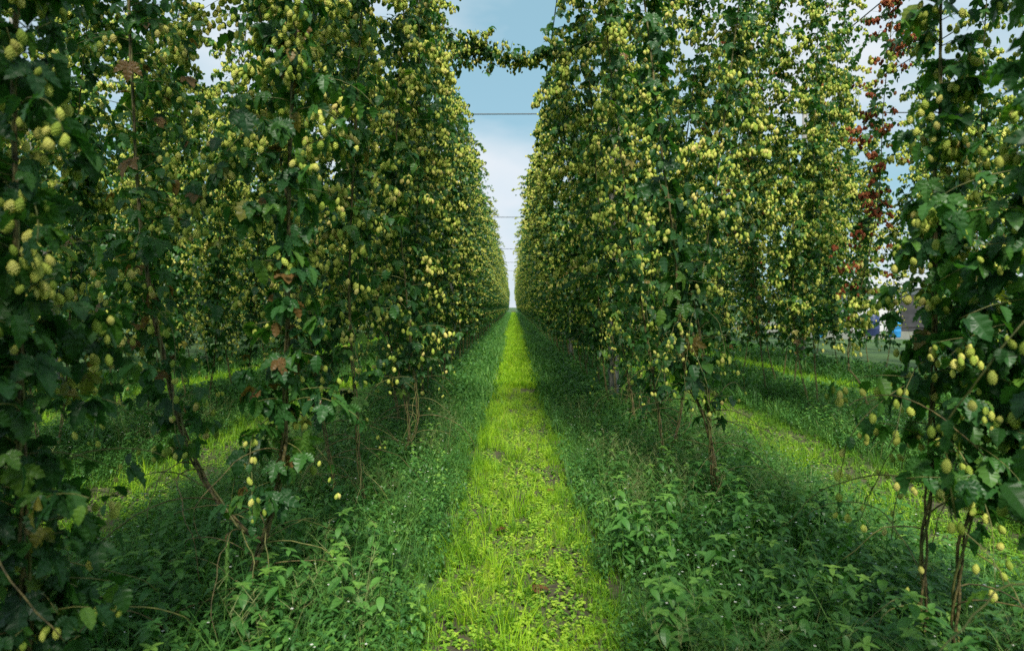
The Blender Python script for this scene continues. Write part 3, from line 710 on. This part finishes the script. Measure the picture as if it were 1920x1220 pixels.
def panicle(rg, h):
    P = []
    for b in range(5):
        az = rg.uniform(0, 6.28); e = rg.uniform(.15, .6); top = np.array([math.cos(az) * e, math.sin(az) * e, 1]) * h * rg.uniform(.7, 1.1)
        P.append(stemtri((0, 0, 0), top, .0022))
        for k in range(9):
            s = rg.uniform(.6, 1); a2 = rg.uniform(0, 6.28); q_ = top * s
            P.append(stemtri(q_, q_ + np.array([math.cos(a2), math.sin(a2), rg.uniform(.2, 1)]) * rg.uniform(.04, .09), .0014))
    return join(P)
def seedhead(rg, h):
    P = [stemtri((0, 0, 0), (0.06 * h, 0, h), .003)]
    for k in range(26):
        s = .72 + .28 * k / 26; a = rg.uniform(0, 6.28)
        P.append(stemtri((.06 * h * s, 0, h * s), (.06 * h * s + math.cos(a) * .012, math.sin(a) * .012, h * s + .028), .004))
    return join(P)
rg = np.random.default_rng(9)
T_TUFT = [tuft(rg, 12, .16, .0028, .03, 3) for _ in range(5)]; T_TUFTL = [tuft(rg, 9, .26, .0028, .03, 4, .9) for _ in range(4)]
T_TUFTF = [tuft(rg, 8, .20, .009, .06, 2) for _ in range(3)]
T_HERB = [weed(rg, .045, 2, .038, RD, True, .0) for _ in range(5)]
T_WEED = [weed(rg, rg.uniform(.26, .42), 6, rg.uniform(.07, .105), OV) for _ in range(6)]
T_GAL = [branchy(rg, .30, .048, OVL) for _ in range(6)]
T_BIGG = [tuft(rg, 10, .42, .0038, .04, 5, 1.0) for _ in range(5)]
T_PAN = [panicle(rg, .42) for _ in range(5)]
T_WF = [weed(rg, .33, 3, .13, OVL, False) for _ in range(4)]
def scatter(g, tpls, x, y, sc, rg, rnd=None, tilt=.12, mi=0, z=None):
    n = len(x)
    if n == 0: return
    a = rg.uniform(0, 2 * np.pi, n); ca, sa = np.cos(a), np.sin(a); tx, ty = rg.normal(0, tilt, n), rg.normal(0, tilt, n)
    X = np.zeros((n, 3, 3)); X[:, 0, 0] = ca; X[:, 0, 1] = -sa; X[:, 1, 0] = sa; X[:, 1, 1] = ca; X[:, 2, 2] = 1; X[:, 0, 2] = tx; X[:, 1, 2] = ty
    X *= np.asarray(sc)[:, None, None]; P = np.stack([x, y, np.zeros(n) + (0 if z is None else z)], 1)
    r = rg.uniform(.1, .9, n) if rnd is None else rnd; k = rg.integers(0, len(tpls), n)
    for i, t in enumerate(tpls): m = k == i; g.inst(t, X[m], P[m], r[m], mi)
def infr(x, y, mg=1.15): return (y > 1.2) & (np.abs(x) < y * .76 * mg + .4)
def uni(n, x0, x1, y0, y1, rg, pw=1.0):
    x = rg.uniform(x0, x1, n); y = y0 + (y1 - y0) * rg.random(n) ** pw; m = infr(x, y); return x[m], y[m]
def wav(y, s): return .09 * np.sin(y * 1.9 + s) + .06 * np.sin(y * 4.3 + 2 * s) + .04 * np.sin(y * 9.1 + s)
def patchy(x, y, f=1.0, s=0.): return np.sin(x * 2.3 * f + s) * np.sin(y * 1.7 * f + 1.3 * s) + .5 * np.sin(x * 5.1 * f + y * 3.7 * f + s)

# alley turf -------------------------------------------------------
gp = Geo(); gh = Geo()
for ai, xc in enumerate(ALLEYS):
    if ai > 4: continue
    hw = .45 if ai == 0 else .52; y0 = 1.6 if ai == 0 else 3.5
    dens = 1.0 if ai == 0 else .7
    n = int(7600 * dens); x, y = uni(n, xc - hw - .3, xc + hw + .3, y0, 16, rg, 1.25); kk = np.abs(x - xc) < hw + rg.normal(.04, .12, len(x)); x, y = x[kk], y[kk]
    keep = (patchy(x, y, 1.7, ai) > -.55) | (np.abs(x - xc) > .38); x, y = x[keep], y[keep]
    side = np.clip(np.abs(x - xc) / hw, 0, 1.2); rn = np.clip(rg.uniform(.3, .95, len(x)) - .5 * np.clip(side - .5, 0, 1) - (.35 if ai else 0), 0, 1)  # greener edge turf, partly shade in the colour; side alleys darkened as shade
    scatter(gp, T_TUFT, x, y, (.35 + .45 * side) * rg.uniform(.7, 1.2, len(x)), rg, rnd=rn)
    n = int(900 * dens); x, y = uni(n, xc - hw, xc + hw * .2, y0, 14, rg); m = patchy(x, y, 2.1, 4) > .1; x, y = x[m], y[m]
    scatter(gp, T_TUFTL, x, y, rg.uniform(.6, 1.05, len(x)), rg)
    n = int(5200 * dens); x, y = uni(n, xc - hw * 1.0, xc + hw * 1.05, y0, 12, rg, 1.5); m = patchy(x, y, 2.3, 2 + ai) > rg.normal(-.85, .3, len(x)); x, y = x[m], y[m]
    scatter(gh, T_HERB, x, y, rg.uniform(.38, 1.0, len(x)), rg, tilt=.3, rnd=np.clip(rg.uniform(.1, 1, len(x)) - .5 * np.clip(np.abs(x - xc) / hw - .4, 0, 1) - (.3 if ai else 0), 0, 1))  # herbs carry the same painted-in shade at edges and in side alleys
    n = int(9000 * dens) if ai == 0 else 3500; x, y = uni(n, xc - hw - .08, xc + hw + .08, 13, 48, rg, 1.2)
    scatter(gp, T_TUFTF, x, y, rg.uniform(.5, .95, len(x)), rg, rnd=rg.uniform(.25, .95, len(x)) - (.2 if ai else 0))  # far tufts coloured lighter for the path glow, side alleys darker as shade
    if ai < 3:
        n = 5000 if ai == 0 else 1200; x, y = uni(n, xc - hw, xc + hw, 46, 180, rg, 1.0); scatter(gp, T_TUFTF, x, y, rg.uniform(.9, 1.6, len(x)), rg)
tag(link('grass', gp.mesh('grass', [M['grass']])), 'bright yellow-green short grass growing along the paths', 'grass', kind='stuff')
tag(link('ground_cover', gh.mesh('ground_cover', [M['herb']])), 'low lime-green seedlings between bare soil patches on the path', 'ground cover', kind='stuff')
# weed strips ------------------------------------------------------
gw = Geo(); gg = Geo(); gf = Geo()
STR = [(.60, 2.5), (-2.5, -.52), (3.6, 5.5), (-5.5, -3.6), (6.7, 8.6), (-8.6, -6.7)]
for si, (a0, b0) in enumerate(STR):
    q0 = 1.0 if si < 2 else .7; wdt = b0 - a0
    ys = 1.5 if si < 2 else 4
    def uw(n, x0, x1, y0, y1, rg, pw=1.0):
        x, y = uni(n, x0, x1, y0, y1, rg, pw); k = (x > x0 + wav(y, si) * 1.2 + rg.normal(-.03, .08, len(x))) & (x < x1 + wav(y, si + 3) * 1.2 + rg.normal(.06, .05, len(x))); return x[k], y[k]
    def edge(x): return np.clip(np.minimum(x - a0, b0 - x) / .5, .16, 1)
    n = int(3600 * q0); x, y = uw(n, a0 - .12, b0 + .12, ys, 11, rg, 1.3); scatter(gw, T_GAL, x, y, rg.uniform(.6, 1.25, len(x)) * (.55 + .45 * edge(x)), rg)
    n = int(1500 * q0 * (1.5 if si == 0 else .8)); x, y = uw(n, a0 - .12, b0 + .12, ys, 11, rg, 1.3); m = patchy(x, y, .8, si) > -.3; x, y = x[m], y[m]
    scatter(gw, T_WEED, x, y, rg.uniform(.55, 1.15, len(x)) * (.55 + .45 * edge(x)), rg)
    n = int(2300 * q0); x, y = uw(n, a0 - .12, b0 + .12, ys, 13, rg, 1.2); scatter(gg, T_BIGG, x, y, rg.uniform(.5, 1.35, len(x)) * (.6 + .4 * edge(x)), rg, tilt=.25)
    n = int(420 * q0); x, y = uni(n, a0 + .1, b0 - .1, ys, 9, rg); m = patchy(x, y, .9, 2) > -.1; x, y = x[m], y[m]; scatter(gg, T_PAN, x, y, rg.uniform(.7, 1.2, len(x)), rg, rnd=rg.uniform(.2, .75, len(x)))
    n = int(4200 * q0); x, y = uw(n, a0 - .12, b0 + .12, 10.5, 34, rg, 1.2); scatter(gw, T_WF, x, y, rg.uniform(.6, 1.3, len(x)) * (.5 + .5 * edge(x)), rg)
    n = int(2500 * q0); x, y = uw(n, a0 - .12, b0 + .12, 10.5, 34, rg, 1.2); scatter(gg, T_TUFTF, x, y, rg.uniform(1, 2, len(x)), rg)
    if si < 4:
        n = int(3500 * q0); x, y = uw(n, a0 - .12, b0 + .12, 33, 150, rg, 1.1); scatter(gw, T_WF, x, y, rg.uniform(.9, 1.7, len(x)) * (.5 + .5 * edge(x)), rg)
    # tiny white flowers on top of the weeds
    n = 350; x, y = uni(n, a0, b0, ys, 8, rg); z = rg.uniform(.25, .40, len(x)); tpf = join([leaf_at(RD, (0, 0, 0), k * 1.256, -.1, .006) for k in range(5)])
    scatter(gf, [tpf], x, y, rg.uniform(.8, 1.3, len(x)), rg, z=z)
tag(link('weeds', gw.mesh('weeds', [M['weed']])), 'dense dark green leafy weeds covering the ground under the hop rows', 'weeds', kind='stuff')
tag(link('wild_grass', gg.mesh('wild_grass', [M['wisp']])), 'wispy long wild grass growing among the weeds', 'wild grass', kind='stuff')
tag(link('weed_flowers', gf.mesh('weed_flowers', [M['petal']])), 'tiny white weed flowers dotted over the undergrowth', 'flowers', kind='stuff')

# single leafy weeds in the foreground
tw = [weed(rg, h_, 7, l_, lobe(0, 1, .27, 6, 0, 0, .35)) for h_, l_ in ((.44, .095), (.38, .10), (.48, .09), (.34, .095))]
wm = []
for t in tw:
    g = Geo(); g.inst(t, np.eye(3)[None], np.zeros((1, 3)), [.66]); me = g.mesh('leaves', [M['weed']])
    g2 = Geo(); tube(g2, [(0, 0, 0), (0, 0, .15)], .006, 5); wm.append((me, g2.mesh('stem', [M['wstem']])))
for i in range(76):
    if i < 58: px, d = rg.uniform(1060, 1760), rg.uniform(2.3, 4.4)
    else: px, d = rg.uniform(180, 780), rg.uniform(2.4, 4.0)
    x = (px - 963) / F * d
    if -.6 < x < .62: x = .7 if x > 0 else -.75
    root = empty('leafy_weed', (x, d, 0)); root.rotation_euler = (rg.normal(0, .1), rg.normal(0, .1), rg.uniform(0, 6.28)); root.scale = [rg.uniform(.8, 1.1)] * 3
    tag(root, 'leafy upright weed with pale oval leaves among the undergrowth right of the path' if i < 58 else 'leafy upright weed with pale oval leaves among the undergrowth left of the path', 'weed', 'upright leafy weeds in the foreground')
    link('leaves', wm[i % 4][0], root); link('stem', wm[i % 4][1], root)
g = Geo(); g.inst(seedhead(np.random.default_rng(2), .6), np.eye(3)[None], np.zeros((1, 3)), [.5])
p = at(405, 1100, 2.7); o = link('seed_head_grass', g.mesh('seed_head_grass', [M['wisp']])); o.location = (p[0], p[1], 0); tag(o, 'single feathery grass seed head standing in the weeds at lower left', 'grass')
for k, (px, py, lb) in enumerate(((1000, 1125, 'dark brown withered leaf lying on the path in the foreground'), (940, 1010, 'tan dry leaf lying at the left of the path'), (1035, 930, 'small pale brown leaf on bare soil on the path'))):
    d = CAMH / ((py - 575) / F); x = (px - 963) / F * d; g = Geo(); rr = np.random.default_rng(k + 60)
    g.inst(HI3, frames(np.array([[math.cos(k * 2.), math.sin(k * 2.), 0.]]), np.array([-.15]), np.array([.09 - .015 * k]), rr), np.zeros((1, 3)), [1.0])
    o = link('fallen_leaf', g.mesh('fallen_leaf', [M['dead']])); o.location = (x, d, .05); tag(o, lb, 'leaf')
print('plants', NP, 'objects', len(bpy.data.objects), 'tris', sum(len(o.data.polygons) for o in bpy.data.objects if o.type == 'MESH') // 1000, 'k')
